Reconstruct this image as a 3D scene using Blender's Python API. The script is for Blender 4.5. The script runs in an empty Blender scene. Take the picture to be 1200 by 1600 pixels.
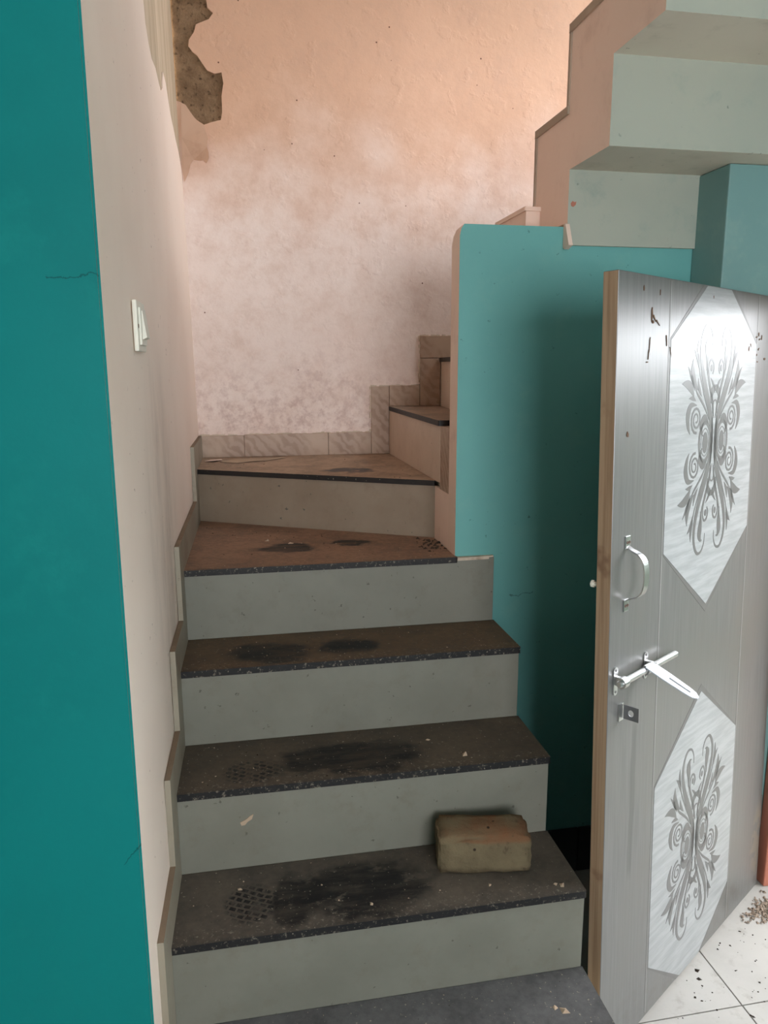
import bpy, bmesh, math, random
from mathutils import Vector, Matrix
random.seed(7)
scene = bpy.context.scene
COL = scene.collection

# ------------------------------------------------------------------ camera
def cam_axes(yaw, pitch, roll):
    f = Vector((math.sin(yaw)*math.cos(pitch), math.cos(yaw)*math.cos(pitch), -math.sin(pitch)))
    r0 = Vector((math.cos(yaw), -math.sin(yaw), 0)); u0 = r0.cross(f)
    r = math.cos(roll)*r0 + math.sin(roll)*u0
    u = -math.sin(roll)*r0 + math.cos(roll)*u0
    return r, u, f
cd = bpy.data.cameras.new('camera'); co = bpy.data.objects.new('camera', cd); COL.objects.link(co)
cd.sensor_fit = 'VERTICAL'; cd.sensor_height = 24.0; cd.lens = 1176.4/1600*24
cd.clip_start = 0.02
r_, u_, f_ = cam_axes(0.185154, 0.192461, -0.0029)
m = Matrix.Identity(4)
for i in range(3):
    m[i][0], m[i][1], m[i][2] = r_[i], u_[i], -f_[i]
m.translation = Vector((0.1944, -1.3657, 1.3422))
co.matrix_world = m
scene.camera = co

# ------------------------------------------------------------------ light
w = bpy.data.worlds.new('sky'); scene.world = w; w.use_nodes = True
bg = w.node_tree.nodes['Background']
bg.inputs[0].default_value = (0.93, 0.96, 1.0, 1); bg.inputs[1].default_value = 5.0
def portal(loc, rot, sx, sy):
    l = bpy.data.lights.new('daylight_portal', 'AREA'); l.shape = 'RECTANGLE'; l.size = sx; l.size_y = sy
    l.cycles.is_portal = True
    o = bpy.data.objects.new('daylight_portal', l); COL.objects.link(o)
    o.location = loc; o.rotation_euler = rot
PI = math.pi
DOOR_Y0, DOOR_Y1, DOOR_TOP = -0.46, 0.515, 1.56          # doorway in the right wall
WIN = (0.86, 1.47, 1.84, 3.15)                            # stair window in the right wall: y0,y1,z0,z1
RWIN = (0.15, 1.45, 0.6, 1.95)                              # window behind the camera: x0,x1,z0,z1
portal((1.93, (DOOR_Y0+DOOR_Y1)/2, 0.64), (0, PI/2, 0), 1.84, DOOR_Y1-DOOR_Y0)
portal((1.93, (WIN[0]+WIN[1])/2, (WIN[2]+WIN[3])/2), (0, PI/2, 0), WIN[3]-WIN[2], WIN[1]-WIN[0])
portal(((RWIN[0]+RWIN[1])/2, -3.5, (RWIN[2]+RWIN[3])/2), (PI/2, 0, 0), RWIN[1]-RWIN[0], RWIN[3]-RWIN[2])
vs = scene.view_settings
vs.view_transform = 'Standard'; vs.look = 'None'; vs.gamma = 1.0; vs.use_curve_mapping = False
vs.exposure = 1.65
scene.cycles.max_bounces = 14; scene.cycles.diffuse_bounces = 10; scene.cycles.use_denoising = True
scene.cycles.sample_clamp_indirect = 10

# ------------------------------------------------------------------ node helpers
def srgb(r, g, b):
    def f(c):
        c /= 255.0
        return c/12.92 if c <= .04045 else ((c+.055)/1.055)**2.4
    return (f(r), f(g), f(b), 1)
class NT:
    def __init__(s, name):
        s.m = bpy.data.materials.new(name); s.m.use_nodes = True
        s.t = s.m.node_tree; s.b = s.t.nodes['Principled BSDF']
        s.P = s.n('ShaderNodeTexCoord').outputs['Object']
    def n(s, t, **kw):
        nd = s.t.nodes.new(t)
        for k, v in kw.items(): setattr(nd, k, v)
        return nd
    def set(s, sock, v):
        if isinstance(v, (int, float, tuple, list)): sock.default_value = v
        else: s.t.links.new(v, sock)
    def mapped(s, scale=(1,1,1), loc=(0,0,0), rot=(0,0,0), src=None):
        nd = s.n('ShaderNodeMapping'); s.set(nd.inputs['Vector'], src or s.P)
        nd.inputs['Scale'].default_value = scale; nd.inputs['Location'].default_value = loc; nd.inputs['Rotation'].default_value = rot
        return nd.outputs[0]
    def noise(s, scale, detail=4, rough=.55, src=None, dist=0):
        nd = s.n('ShaderNodeTexNoise'); s.set(nd.inputs['Vector'], src or s.P)
        nd.inputs['Scale'].default_value = scale; nd.inputs['Detail'].default_value = detail
        nd.inputs['Roughness'].default_value = rough; nd.inputs['Distortion'].default_value = dist
        return nd.outputs['Fac']
    def noisec(s, scale, detail=3):
        nd = s.n('ShaderNodeTexNoise'); s.set(nd.inputs['Vector'], s.P)
        nd.inputs['Scale'].default_value = scale; nd.inputs['Detail'].default_value = detail
        return nd.outputs['Color']
    def vor(s, scale, src=None, feature='F1'):
        nd = s.n('ShaderNodeTexVoronoi', feature=feature); s.set(nd.inputs['Vector'], src or s.P)
        nd.inputs['Scale'].default_value = scale
        return nd.outputs['Distance']
    def ramp(s, v, lo, hi, a=0., b=1.):
        nd = s.n('ShaderNodeMapRange', interpolation_type='SMOOTHSTEP'); s.set(nd.inputs['Value'], v)
        nd.inputs['From Min'].default_value = lo; nd.inputs['From Max'].default_value = hi
        nd.inputs['To Min'].default_value = a; nd.inputs['To Max'].default_value = b
        return nd.outputs[0]
    def math(s, op, a, b=0.0):
        nd = s.n('ShaderNodeMath', operation=op); s.set(nd.inputs[0], a); s.set(nd.inputs[1], b); return nd.outputs[0]
    def vmath(s, op, a, b=(0,0,0)):
        nd = s.n('ShaderNodeVectorMath', operation=op); s.set(nd.inputs[0], a); s.set(nd.inputs[1], b)
        return nd.outputs['Value'] if op == 'LENGTH' else nd.outputs['Vector']
    def mix(s, f, a, b, mode='MIX'):
        nd = s.n('ShaderNodeMix', data_type='RGBA', blend_type=mode)
        s.set(nd.inputs['Factor'], f); s.set(nd.inputs['A'], a) if False else s.set(nd.inputs[6], a); s.set(nd.inputs[7], b)
        return nd.outputs[2]
    def sep(s, src=None):
        nd = s.n('ShaderNodeSeparateXYZ'); s.set(nd.inputs[0], src or s.P); return nd.outputs
    def ellipse(s, c, r, wob=.03, wscale=14, edge=.25):
        """1 inside an irregular ellipsoid patch, 0 outside"""
        nz = s.vmath('SUBTRACT', s.noisec(wscale), (.5,.5,.5))
        p = s.vmath('ADD', s.P, s.vmath('MULTIPLY', nz, (wob*2,)*3))
        p = s.vmath('DIVIDE', s.vmath('SUBTRACT', p, c), r)
        return s.ramp(s.vmath('LENGTH', p), 1-edge, 1+edge*.4, 1, 0)
    def out(s, color, rough=.6, spec=.35, bump=None, bstr=.2, bdist=.004, metal=0):
        s.set(s.b.inputs['Base Color'], color); s.set(s.b.inputs['Roughness'], rough)
        s.b.inputs['Specular IOR Level'].default_value = spec; s.b.inputs['Metallic'].default_value = metal
        if bump is not None:
            nd = s.n('ShaderNodeBump'); nd.inputs['Strength'].default_value = bstr; nd.inputs['Distance'].default_value = bdist
            s.set(nd.inputs['Height'], bump); s.t.links.new(nd.outputs[0], s.b.inputs['Normal'])
        return s.m
def add(s, *a):
    v = a[0]
    for q in a[1:]: v = s.math('ADD', v, q)
    return v

# ------------------------------------------------------------------ materials
def paint(name, base, c2, c3=None, stain=None, spec=.3, rough=.6, bstr=.25, crack=None):
    s = NT(name)
    col = s.mix(s.ramp(s.noise(2.2, 5), .35, .7), base, c2)
    if c3: col = s.mix(s.ramp(s.noise(9, 6, .65), .52, .75), col, c3)
    if stain: col = s.mix(s.ramp(s.noise(38, 4, .7), .66, .74), col, stain)
    for (x0, x1, z0, sl) in (crack or ()):
        X, Y, Z = s.sep()
        zc = s.math('SUBTRACT', Z, add(s, s.math('MULTIPLY', s.math('SUBTRACT', X, x0), sl), s.math('MULTIPLY', s.noise(40, 4), .03)))
        ln = s.ramp(s.math('ABSOLUTE', s.math('SUBTRACT', zc, z0)), .0016, .0006)
        ln = s.math('MULTIPLY', ln, s.math('MULTIPLY', s.math('GREATER_THAN', X, x0), s.math('LESS_THAN', X, x1)))
        col = s.mix(s.math('MULTIPLY', ln, .7), col, tuple(v*.3 for v in base[:3])+(1,))
    h = add(s, s.noise(5, 6, .6), s.math('MULTIPLY', s.noise(60, 3), .12))
    return s.out(col, rough, spec, h, bstr, .006)
M = {}
M['teal'] = paint('teal_paint', srgb(8,124,122), srgb(5,117,115), srgb(14,127,123), rough=.55, spec=.15, crack=((-.075, -.002, 1.455, .0), (-.03, .0, .5, 1.2)))
M['teal2'] = paint('blue_teal_paint', srgb(124,160,158), srgb(116,153,151), srgb(130,162,157), rough=.5, spec=.3)
M['teal_mid'] = paint('faded_teal_paint', srgb(106,168,164), srgb(98,160,157), srgb(112,170,164), srgb(74,124,118), rough=.55, crack=((.955, 1.03, .655, .05),))
M['pink'] = paint('peach_pink_paint', srgb(232,207,190), srgb(226,198,182), srgb(218,190,174), rough=.62)
M['pinkwash'] = paint('flight_side_pink_paint', srgb(236,210,194), srgb(230,203,187), srgb(224,196,180), rough=.62)
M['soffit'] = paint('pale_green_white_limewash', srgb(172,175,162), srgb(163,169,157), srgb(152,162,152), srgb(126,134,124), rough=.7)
M['soffit_h'] = paint('cream_soffit_horizontals', srgb(222,212,196), srgb(214,203,187), srgb(204,194,178), srgb(160,148,132), rough=.7)  # lighter cream tone, used only on horizontal faces of the upper flight
M['ceil'] = paint('white_ceiling_paint', srgb(228,226,220), srgb(222,220,214))

def back_plaster():
    s = NT('stained_peach_plaster')
    X, Y, Z = s.sep()
    col = s.mix(s.ramp(s.noise(1.6, 5), .35, .7), srgb(238,222,214), srgb(232,212,202))
    # tan-brown tone, broken by noise, stronger towards the top of the plaster
    upper_tan = s.ramp(add(s, Z, s.math('MULTIPLY', s.noise(3.0, 5, .6), .9)), 2.15, 2.85)
    col = s.mix(s.math('MULTIPLY', upper_tan, .8), col, srgb(214,164,128))
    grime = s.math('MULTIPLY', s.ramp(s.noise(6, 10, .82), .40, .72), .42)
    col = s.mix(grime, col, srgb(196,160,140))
    low = s.math('MULTIPLY', s.ramp(add(s, Z, s.math('MULTIPLY', s.noise(4, 5), .5)), 1.75, 1.35), s.ramp(s.noise(26, 6, .75), .42, .66))
    col = s.mix(s.math('MULTIPLY', low, .5), col, srgb(176,140,132))
    col = s.mix(s.ramp(s.vor(13), .045, .03), col, srgb(110,70,55))
    h = add(s, s.noise(4, 7, .6), s.math('MULTIPLY', s.ramp(s.noise(13, 4), .55, .66), .16), s.math('MULTIPLY', s.noise(70, 2), .08))
    return s.out(col, .65, .3, h, .45, .012)
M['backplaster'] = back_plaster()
def left_plaster():
    s = NT('scuffed_cream_pink_paint')
    X, Y, Z = s.sep()
    col = s.mix(s.ramp(s.noise(1.8, 5), .35, .7), srgb(240,222,208), srgb(234,214,199))
    st = s.noise(9, 8, .75, src=s.mapped((1, 1, .35)))
    band = s.ellipse((0, .42, .98), (.3, .26, .42), .06, 5, .6)
    col = s.mix(s.math('MULTIPLY', s.math('MULTIPLY', s.ramp(st, .36, .74), band), .36), col, srgb(150,128,112))
    col = s.mix(s.ramp(s.noise(45, 3, .7), .69, .75), col, srgb(150,120,105))
    return s.out(col, .6, .3, add(s, s.noise(4, 6), s.math('MULTIPLY', s.noise(50, 2), .1)), .25, .006)
M['leftplaster'] = left_plaster()
def cement():
    s = NT('bare_cement_render')
    col = s.mix(s.ramp(s.noise(14, 6, .7), .3, .7), srgb(120,96,74), srgb(158,130,102))
    col = s.mix(s.ramp(s.noise(60, 3), .55, .75), col, srgb(84,66,50))
    return s.out(col, .95, .1, add(s, s.noise(30, 8, .75), s.math('MULTIPLY', s.noise(120, 3), .4)), 1, .01)
M['cement'] = cement()
def putty():
    s = NT('bare_putty')
    g = s.noise(10, 5, .65, src=s.mapped((1, 1, .12)))
    col = s.mix(s.ramp(g, .35, .68), srgb(176,158,134), srgb(204,186,162))
    return s.out(col, .85, .15, g, .5, .006)
M['putty'] = putty()
def tile_riser(name, a, b, c):
    s = NT(name)
    col = s.mix(s.ramp(s.noise(5, 6, .6), .35, .7), a, b)
    col = s.mix(s.math('MULTIPLY', s.ramp(s.noise(16, 7, .7), .5, .75), .5), col, c)
    col = s.mix(s.ramp(s.noise(55, 2, .6), .70, .76), col, srgb(92,90,80))
    # brown splash line where the tile meets the tread below is left to the dust objects
    return s.out(col, .5, .35, s.noise(12, 5), .1, .003)
M['riser'] = tile_riser('pale_riser_tile', srgb(126,125,114), srgb(118,117,106), srgb(112,106,92))
M['riser_tan'] = tile_riser('dust_and_bounce_tan_riser_tile', srgb(146,131,114), srgb(136,120,103), srgb(124,106,90))  # tan from dust plus warm bounce light, both put into the colour
M['riser_bounce'] = tile_riser('bounce_tinted_riser_tile', srgb(204,184,166), srgb(196,174,156), srgb(186,162,142))  # riser tile with pinkish bounce light painted into its colour
def tread_mat(name, dust, dcol, smudge=(), prints=(), zt=0., nose_y=None):
    s = NT(name)
    X, Y, Z = s.sep()
    stone = s.mix(s.ramp(s.noise(30, 4), .3, .7), srgb(40,39,40), srgb(52,50,50))
    d = s.ramp(add(s, s.math('MULTIPLY', s.noise(8, 8, .75), .8), s.math('MULTIPLY', s.noise(60, 5, .7), .45)), .38, .86)
    d = s.math('MULTIPLY', add(s, s.math('MULTIPLY', d, .8), .42), dust)
    for (cx, cy, rx, ry) in smudge:
        e = s.math('MULTIPLY', s.ellipse((cx, cy, zt), (rx*1.15, ry*1.3, 1), .05, 13, .6), s.ramp(s.noise(17, 9, .72, src=s.mapped((.8, 1.5, 1), rot=(0, 0, .3))), .30, .50))
        e = s.ramp(e, .12, .7)
        streak = s.ramp(s.noise(16, 6, .7, src=s.mapped((.5, 2.2, 1), rot=(0, 0, .25))), .40, .66, 1, .55)
        d = s.math('MULTIPLY', d, s.math('SUBTRACT', 1, s.math('MULTIPLY', e, streak)))
        stone = s.mix(s.math('MULTIPLY', e, .9), stone, srgb(20,20,22))
    for (cx, cy, rx, ry, rot) in prints:
        e = s.ellipse((cx, cy, zt), (rx, ry, 1), .006, 20, .2)
        br = s.n('ShaderNodeTexBrick'); s.set(br.inputs['Vector'], s.mapped((1,1,1), rot=(0,0,rot), src=s.vmath('ADD', s.P, s.vmath('MULTIPLY', s.noisec(22), (.012,.012,0)))))
        br.inputs['Scale'].default_value = 22; br.inputs['Mortar Size'].default_value = .06
        br.inputs['Brick Width'].default_value = .42; br.inputs['Row Height'].default_value = .32
        br.inputs['Color1'].default_value = (0,0,0,1); br.inputs['Color2'].default_value = (0,0,0,1); br.inputs['Mortar'].default_value = (1,1,1,1)
        e = s.math('MULTIPLY', e, s.ramp(s.noise(30, 5, .7), .38, .56, .25, 1))
        pads = s.math('MULTIPLY', e, s.math('SUBTRACT', 1, s.math('MULTIPLY', br.outputs['Color'], .8)))
        d = s.math('MULTIPLY', d, s.math('SUBTRACT', 1, s.math('MULTIPLY', pads, .97)))
        stone = s.mix(s.math('MULTIPLY', pads, .9), stone, srgb(18,18,20))
    if nose_y is not None:
        wear = s.ramp(add(s, Y, s.math('MULTIPLY', s.noise(18, 4), .03)), nose_y + .03, nose_y + .005)
        d = s.math('MULTIPLY', d, s.math('SUBTRACT', 1, s.math('MULTIPLY', wear, .8)))
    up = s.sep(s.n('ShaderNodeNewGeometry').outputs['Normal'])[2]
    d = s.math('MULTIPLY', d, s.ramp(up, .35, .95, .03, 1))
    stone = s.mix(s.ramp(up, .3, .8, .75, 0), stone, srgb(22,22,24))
    col = s.mix(d, stone, dcol)
    sp = s.ramp(s.noise(150, 2, .5), .69, .73)
    if nose_y is not None:
        band = s.ramp(Y, nose_y+.055, nose_y+.02)
        sp = s.math('MAXIMUM', sp, s.math('MULTIPLY', band, s.ramp(s.noise(110, 4, .7), .56, .66, 0, .6)))
    col = s.mix(s.math('MULTIPLY', sp, .8), col, srgb(150,140,125))
    return s.out(col, s.ramp(d, 0, 1, .5, .9), .3, s.noise(40, 5), .2, .002)
def marble():
    s = NT('veined_brown_skirting_tile')
    p = s.mapped((1, 1, 1), rot=(0, .75, .75))
    wv = s.n('ShaderNodeTexWave', wave_type='BANDS', bands_direction='X'); s.set(wv.inputs['Vector'], p)
    wv.inputs['Scale'].default_value = 13; wv.inputs['Distortion'].default_value = 7; wv.inputs['Detail'].default_value = 4; wv.inputs['Detail Scale'].default_value = 1.6
    col = s.mix(s.ramp(wv.outputs['Fac'], .25, .9), srgb(172,147,129), srgb(154,127,108))
    col = s.mix(s.ramp(s.noise(8, 5), .4, .7), col, srgb(182,158,138))
    return s.out(col, .45, .4)
M['marble'] = marble()
M['skirt'] = paint('grimy_cream_skirting_tile', srgb(150,142,126), srgb(136,126,110), srgb(124,110,92), srgb(84,68,52), rough=.5)
M['rawedge'] = paint('rough_brown_mortar_edge', srgb(130,112,94), srgb(112,96,80), srgb(150,134,114), rough=.95, bstr=.8)
M['mortar'] = paint('dried_mortar', srgb(206,190,172), srgb(180,160,140), srgb(150,126,106), rough=.95, bstr=.8)
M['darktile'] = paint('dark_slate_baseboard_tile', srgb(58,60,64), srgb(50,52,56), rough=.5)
M['nosing2'] = paint('dusty_grey_stone_edge', srgb(176,158,140), srgb(160,142,126), srgb(186,168,150), rough=.8)
def floor_tile():
    s = NT('ivory_floor_tile')
    col = s.mix(s.ramp(s.noise(5, 6, .6), .35, .7), srgb(180,176,171), srgb(170,166,161))
    col = s.mix(s.math('MULTIPLY', s.ramp(s.noise(22, 7, .7), .52, .74), .6), col, srgb(148,140,132))
    return s.out(col, .45, .4, s.noise(30, 4), .06, .002)
M['ftile'] = floor_tile()
M['grout'] = paint('grey_grout', srgb(120,114,106), srgb(104,98,92), rough=.95)
M['redox'] = paint('red_oxide_steel_paint', srgb(182,118,98), srgb(172,106,86), srgb(164,102,84), rough=.6)
M['outside'] = paint('pale_concrete_ground', srgb(190,186,178), srgb(176,172,164), rough=.9)  # pale grey concrete tone for the ground outside
def door_lam():
    s = NT('brushed_grey_door_laminate')
    X, Y, Z = s.sep()
    br = s.noise(40, 4, .6, src=s.mapped((3.2, 1, .12)))
    col = s.mix(s.ramp(br, .35, .68), srgb(98,97,96), srgb(111,110,108))
    col = s.mix(s.ramp(s.noise(3, 5), .4, .7), col, srgb(105,103,99))
    # dried water runs below the latch
    runx = s.math('ADD', X, s.math('MULTIPLY', s.math('SUBTRACT', s.noise(5, 2), .5), .03))
    run = s.math('MULTIPLY', s.ramp(s.math('ABSOLUTE', s.math('SUBTRACT', runx, .118)), .013, .008), s.math('MULTIPLY', s.ramp(Z, .42, .47), s.ramp(Z, .86, .78)))
    col = s.mix(s.math('MULTIPLY', run, .5), col, srgb(70,69,67))
    # muddy splashes along the foot of the door
    mud = s.math('MULTIPLY', s.ramp(add(s, Z, s.math('MULTIPLY', s.noise(10, 5), .25)), .34, .10), s.ramp(s.noise(26, 7, .7), .42, .62))
    col = s.mix(s.math('MULTIPLY', mud, .55), col, srgb(90,85,79))
    chip = s.math('MULTIPLY', s.ellipse((.92, 0, .16), (.05, 1, .13), .03, 16, .4), s.ramp(s.noise(30, 4), .42, .52))
    col = s.mix(s.math('MULTIPLY', chip, .8), col, srgb(128,118,106))
    return s.out(col, .33, .75, br, .03, .001)
M['lam'] = door_lam()
def door_panel():
    s = NT('pale_streaked_panel_laminate')
    st = s.noise(9, 5, .65, src=s.mapped((.7, 1, 7), rot=(0, -.28, 0)))
    col = s.mix(s.ramp(st, .35, .66), srgb(146,148,149), srgb(166,168,169))
    return s.out(col, .33, .75)
M['panel'] = door_panel()
def flat(name, c, rough=.5, spec=.4, metal=0):
    s = NT(name); col = s.mix(s.ramp(s.noise(20, 4), .35, .7), c, tuple(x*.9 for x in c[:3])+(1,))
    return s.out(col, rough, spec, metal=metal)
M['print'] = flat('grey_damask_print', srgb(102,101,100), .33, .75)
M['inlay'] = flat('dark_mitre_line', srgb(106,104,102), .38, .5)
M['inlay2'] = flat('pale_inlay_line', srgb(146,144,141), .38, .5)
def wood():
    s = NT('raw_brown_door_edge_wood')
    g = s.noise(30, 5, .6, src=s.mapped((1, 3, .08)))
    col = s.mix(s.ramp(g, .35, .7), srgb(158,132,106), srgb(132,106,82))
    col = s.mix(s.ramp(s.noise(7, 4), .58, .7), col, srgb(118,90,70))
    return s.out(col, .7, .25, g, .2, .002)
M['wood'] = wood()
M['steel'] = flat('nickel_steel', (.62,.62,.62,1), .28, .5, 1)
M['zinc'] = flat('bright_zinc_plate', (.72,.76,.84,1), .38, .5, .45)
M['steeldk'] = flat('dull_zinc_steel', (.34,.33,.34,1), .45, .5, 1)
M['screw'] = flat('rusty_screw', srgb(96,70,60), .6, .4)
M['switch'] = flat('aged_white_switch_plastic', srgb(226,222,208), .4, .45)
M['switchdk'] = flat('grey_switch_gap', srgb(120,112,100), .6, .3)
M['scuff'] = flat('brown_glue_residue', srgb(110,86,70), .8, .2)
def brickmat():
    s = NT('dusty_fly_ash_brick')
    col = s.mix(s.ramp(s.noise(12, 6, .65), .35, .7), srgb(118,105,82), srgb(104,92,72))
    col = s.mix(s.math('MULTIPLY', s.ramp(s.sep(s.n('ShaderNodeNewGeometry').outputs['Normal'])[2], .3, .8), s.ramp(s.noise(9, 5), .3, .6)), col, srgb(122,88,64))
    col = s.mix(s.ramp(s.noise(26, 5, .7), .58, .7), col, srgb(76,64,50))
    col = s.mix(s.ramp(s.vor(24), .1, .06), col, srgb(56,46,38))
    return s.out(col, .95, .1, add(s, s.noise(25, 7, .7), s.math('MULTIPLY', s.noise(90, 3), .3)), .8, .006)
M['brick'] = brickmat()
M['chip'] = flat('peach_paint_chip', srgb(178,156,134), .8, .2)
M['flake'] = paint('tan_peach_loose_paint', srgb(208,172,148), srgb(200,162,138), srgb(192,154,130))
M['soil'] = flat('dark_soil_crumb', srgb(58,50,44), .95, .1)
M['straw'] = flat('tan_sweepings', srgb(150,134,120), .95, .1)
M['glass'] = flat('window_bar_paint', srgb(110,104,98), .5, .4)

# ------------------------------------------------------------------ mesh helpers
def link(o, parent=None):
    COL.objects.link(o)
    if parent is not None: o.parent = parent
    return o
def make(name, verts, faces, mats, parent=None, fm=None, smooth=False, bevel=0, seg=2):
    me = bpy.data.meshes.new(name); me.from_pydata([tuple(v) for v in verts], [], faces)
    if not isinstance(mats, (list, tuple)): mats = [mats]
    for mm in mats: me.materials.append(mm)
    if fm:
        for p, k in zip(me.polygons, fm): p.material_index = k
    bm = bmesh.new(); bm.from_mesh(me)
    bmesh.ops.recalc_face_normals(bm, faces=bm.faces)
    if bevel: bmesh.ops.bevel(bm, geom=list(bm.edges), offset=bevel, segments=seg, profile=.6, affect='EDGES', clamp_overlap=True)
    big = [f for f in bm.faces if len(f.verts) > 4]
    if big: bmesh.ops.triangulate(bm, faces=big)
    if smooth:
        for f in bm.faces: f.smooth = True
    bm.to_mesh(me); bm.free(); me.update()
    return link(bpy.data.objects.new(name, me), parent)
BOXF = [(0,3,2,1),(4,5,6,7),(0,1,5,4),(1,2,6,5),(2,3,7,6),(3,0,4,7)]   # bottom top -y +x +y -x
def boxv(x0, x1, y0, y1, z0, z1):
    return [(x0,y0,z0),(x1,y0,z0),(x1,y1,z0),(x0,y1,z0),(x0,y0,z1),(x1,y0,z1),(x1,y1,z1),(x0,y1,z1)]
def box(name, b, mats, parent=None, fm=None, bevel=0, seg=2):
    return make(name, boxv(*b), BOXF, mats, parent, fm, bevel=bevel, seg=seg)
class MB:
    def __init__(s): s.v = []; s.f = []; s.m = []
    def add(s, v, f, m=0):
        o = len(s.v); s.v += [tuple(p) for p in v]; s.f += [tuple(i+o for i in q) for q in f]; s.m += [m]*len(f)
    def box(s, b, m=0, fm=None):
        s.add(boxv(*b), BOXF)
        s.m[-6:] = fm if fm else [m]*6
    def prism(s, poly, fn, a, b, m=0, mside=None):
        n = len(poly); v = [fn(p, a) for p in poly] + [fn(p, b) for p in poly]
        s.add(v, [tuple(range(n)), tuple(range(2*n-1, n-1, -1))], m)
        s.add(v, [(i, (i+1) % n, n+(i+1) % n, n+i) for i in range(n)], m if mside is None else mside)
    def tube(s, pts, rad, n=10, m=0):
        pts = [Vector(p) for p in pts]; rings = []
        for i, p in enumerate(pts):
            d = (pts[min(i+1, len(pts)-1)] - pts[max(i-1, 0)]).normalized()
            a = d.orthogonal().normalized() if i == 0 else (rings[-1][1] - d*rings[-1][1].dot(d)).normalized()
            b = d.cross(a); r = rad[i] if isinstance(rad, (list, tuple)) else rad
            rings.append(([p + (a*math.cos(t) + b*math.sin(t))*r for t in [2*PI*k/n for k in range(n)]], a))
        v = [q for R in rings for q in R[0]]; f = []
        for i in range(len(rings)-1):
            f += [(i*n+k, i*n+(k+1) % n, (i+1)*n+(k+1) % n, (i+1)*n+k) for k in range(n)]
        f += [tuple(range(n))[::-1], tuple((len(rings)-1)*n+k for k in range(n))]
        s.add(v, f, m)
    def build(s, name, mats, parent=None, smooth=False, bevel=0, seg=2):
        return make(name, s.v, s.f, mats, parent, s.m, smooth, bevel, seg)
def XY(p, a): return (p[0], p[1], a)          # poly in x,y extruded in z
def YZ(p, a): return (a, p[0], p[1])          # poly in y,z extruded in x
def XZ(p, a): return (p[0], a, p[1])          # poly in x,z extruded in y
def prism(name, poly, fn, a, b, mats, parent=None, m=0, mside=None, bevel=0, seg=2):
    mb = MB(); mb.prism(poly, fn, a, b, m, mside); return mb.build(name, mats, parent, bevel=bevel, seg=seg)
def tag(o, label=None, cat=None, group=None, kind=None):
    if label: o['label'] = label
    if cat: o['category'] = cat
    if group: o['group'] = group
    if kind: o['kind'] = kind
    return o
def empty(name, loc=(0,0,0)):
    o = bpy.data.objects.new(name, None); o.empty_display_size = .1; o.location = loc
    return link(o)

# ------------------------------------------------------------------ dimensions
ZF = -0.28                       # room floor
G, RS, SW = 0.2211, 0.2, 0.9045  # going, rise, stair width
YB = 1.68                        # back wall
YT = -0.169                      # face of the teal wall left of the stairs
XR = 1.80                        # right wall
TOP = 4.6
def wl(y, z):                    # left stair wall, slightly out of plumb
    return (y+.17)/1.85*(0.025-(z-1.0)*0.0125)

# ------------------------------------------------------------------ floor
fl = box('floor', (-1.7, XR+.15, -3.4, YB, ZF-.1, ZF-.004), M['grout'])
tag(fl, 'ivory tiled room floor scattered with dark crumbs, beside the open door', 'floor', kind='structure')
TS = .6
tile_me = None
for i in range(-6, 2):
    for j in range(-7, 1):
        x0, y0 = 1.404+i*TS, .098+j*TS
        x1, y1 = x0+TS, y0+TS
        x0, x1 = max(x0, -1.7), min(x1, XR+.13); y0, y1 = max(y0, -3.4), min(y1, .68)
        if x1-x0 < .03 or y1-y0 < .03: continue
        if x1 <= 0.01 and y1 > YT: y1 = YT
        if y1-y0 < .03: continue
        box('tile', (x0+.0015, x1-.0015, y0+.0015, y1-.0015, ZF-.004, ZF+random.uniform(0, .0006)), M['ftile'], fl, bevel=.0008, seg=1)
og = box('floor_2', (XR+.15, 9, -6, 6, ZF-.12, ZF-.02), M['outside'])
cw = box('wall_sky_blocker', (3.7, 3.85, -6, 6, ZF-.02, 1.45), M['soffit']); tag(cw, 'added wall outside the doorway that cuts its sky light', 'wall', kind='structure')  # unseen wall, added to cut the sky light entering the doorway
for k, yy in enumerate((-1.85, 1.7)):
    tag(box('wall_side_blocker', (XR+.131, 3.7, yy, yy+.15, ZF-.02, 2.4), M['soffit']), 'added side wall outside that narrows the sky, '+('nearer the viewer' if k == 0 else 'beyond the stairs'), 'wall', kind='structure')  # unseen side walls, added to leave the doorway only a strip of sky
ca = box('trim_sky_blocker', (XR+.131, XR+1.35, -1.7, 1.7, 2.35, 2.45), M['soffit']); tag(ca, 'added concrete slab outside that blocks sky light above the doorway', 'light blocker', kind='structure')  # unseen slab, added to limit and shape the light on the door
tag(og, 'pale concrete ground outside the doorway', 'ground', kind='structure')

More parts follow.
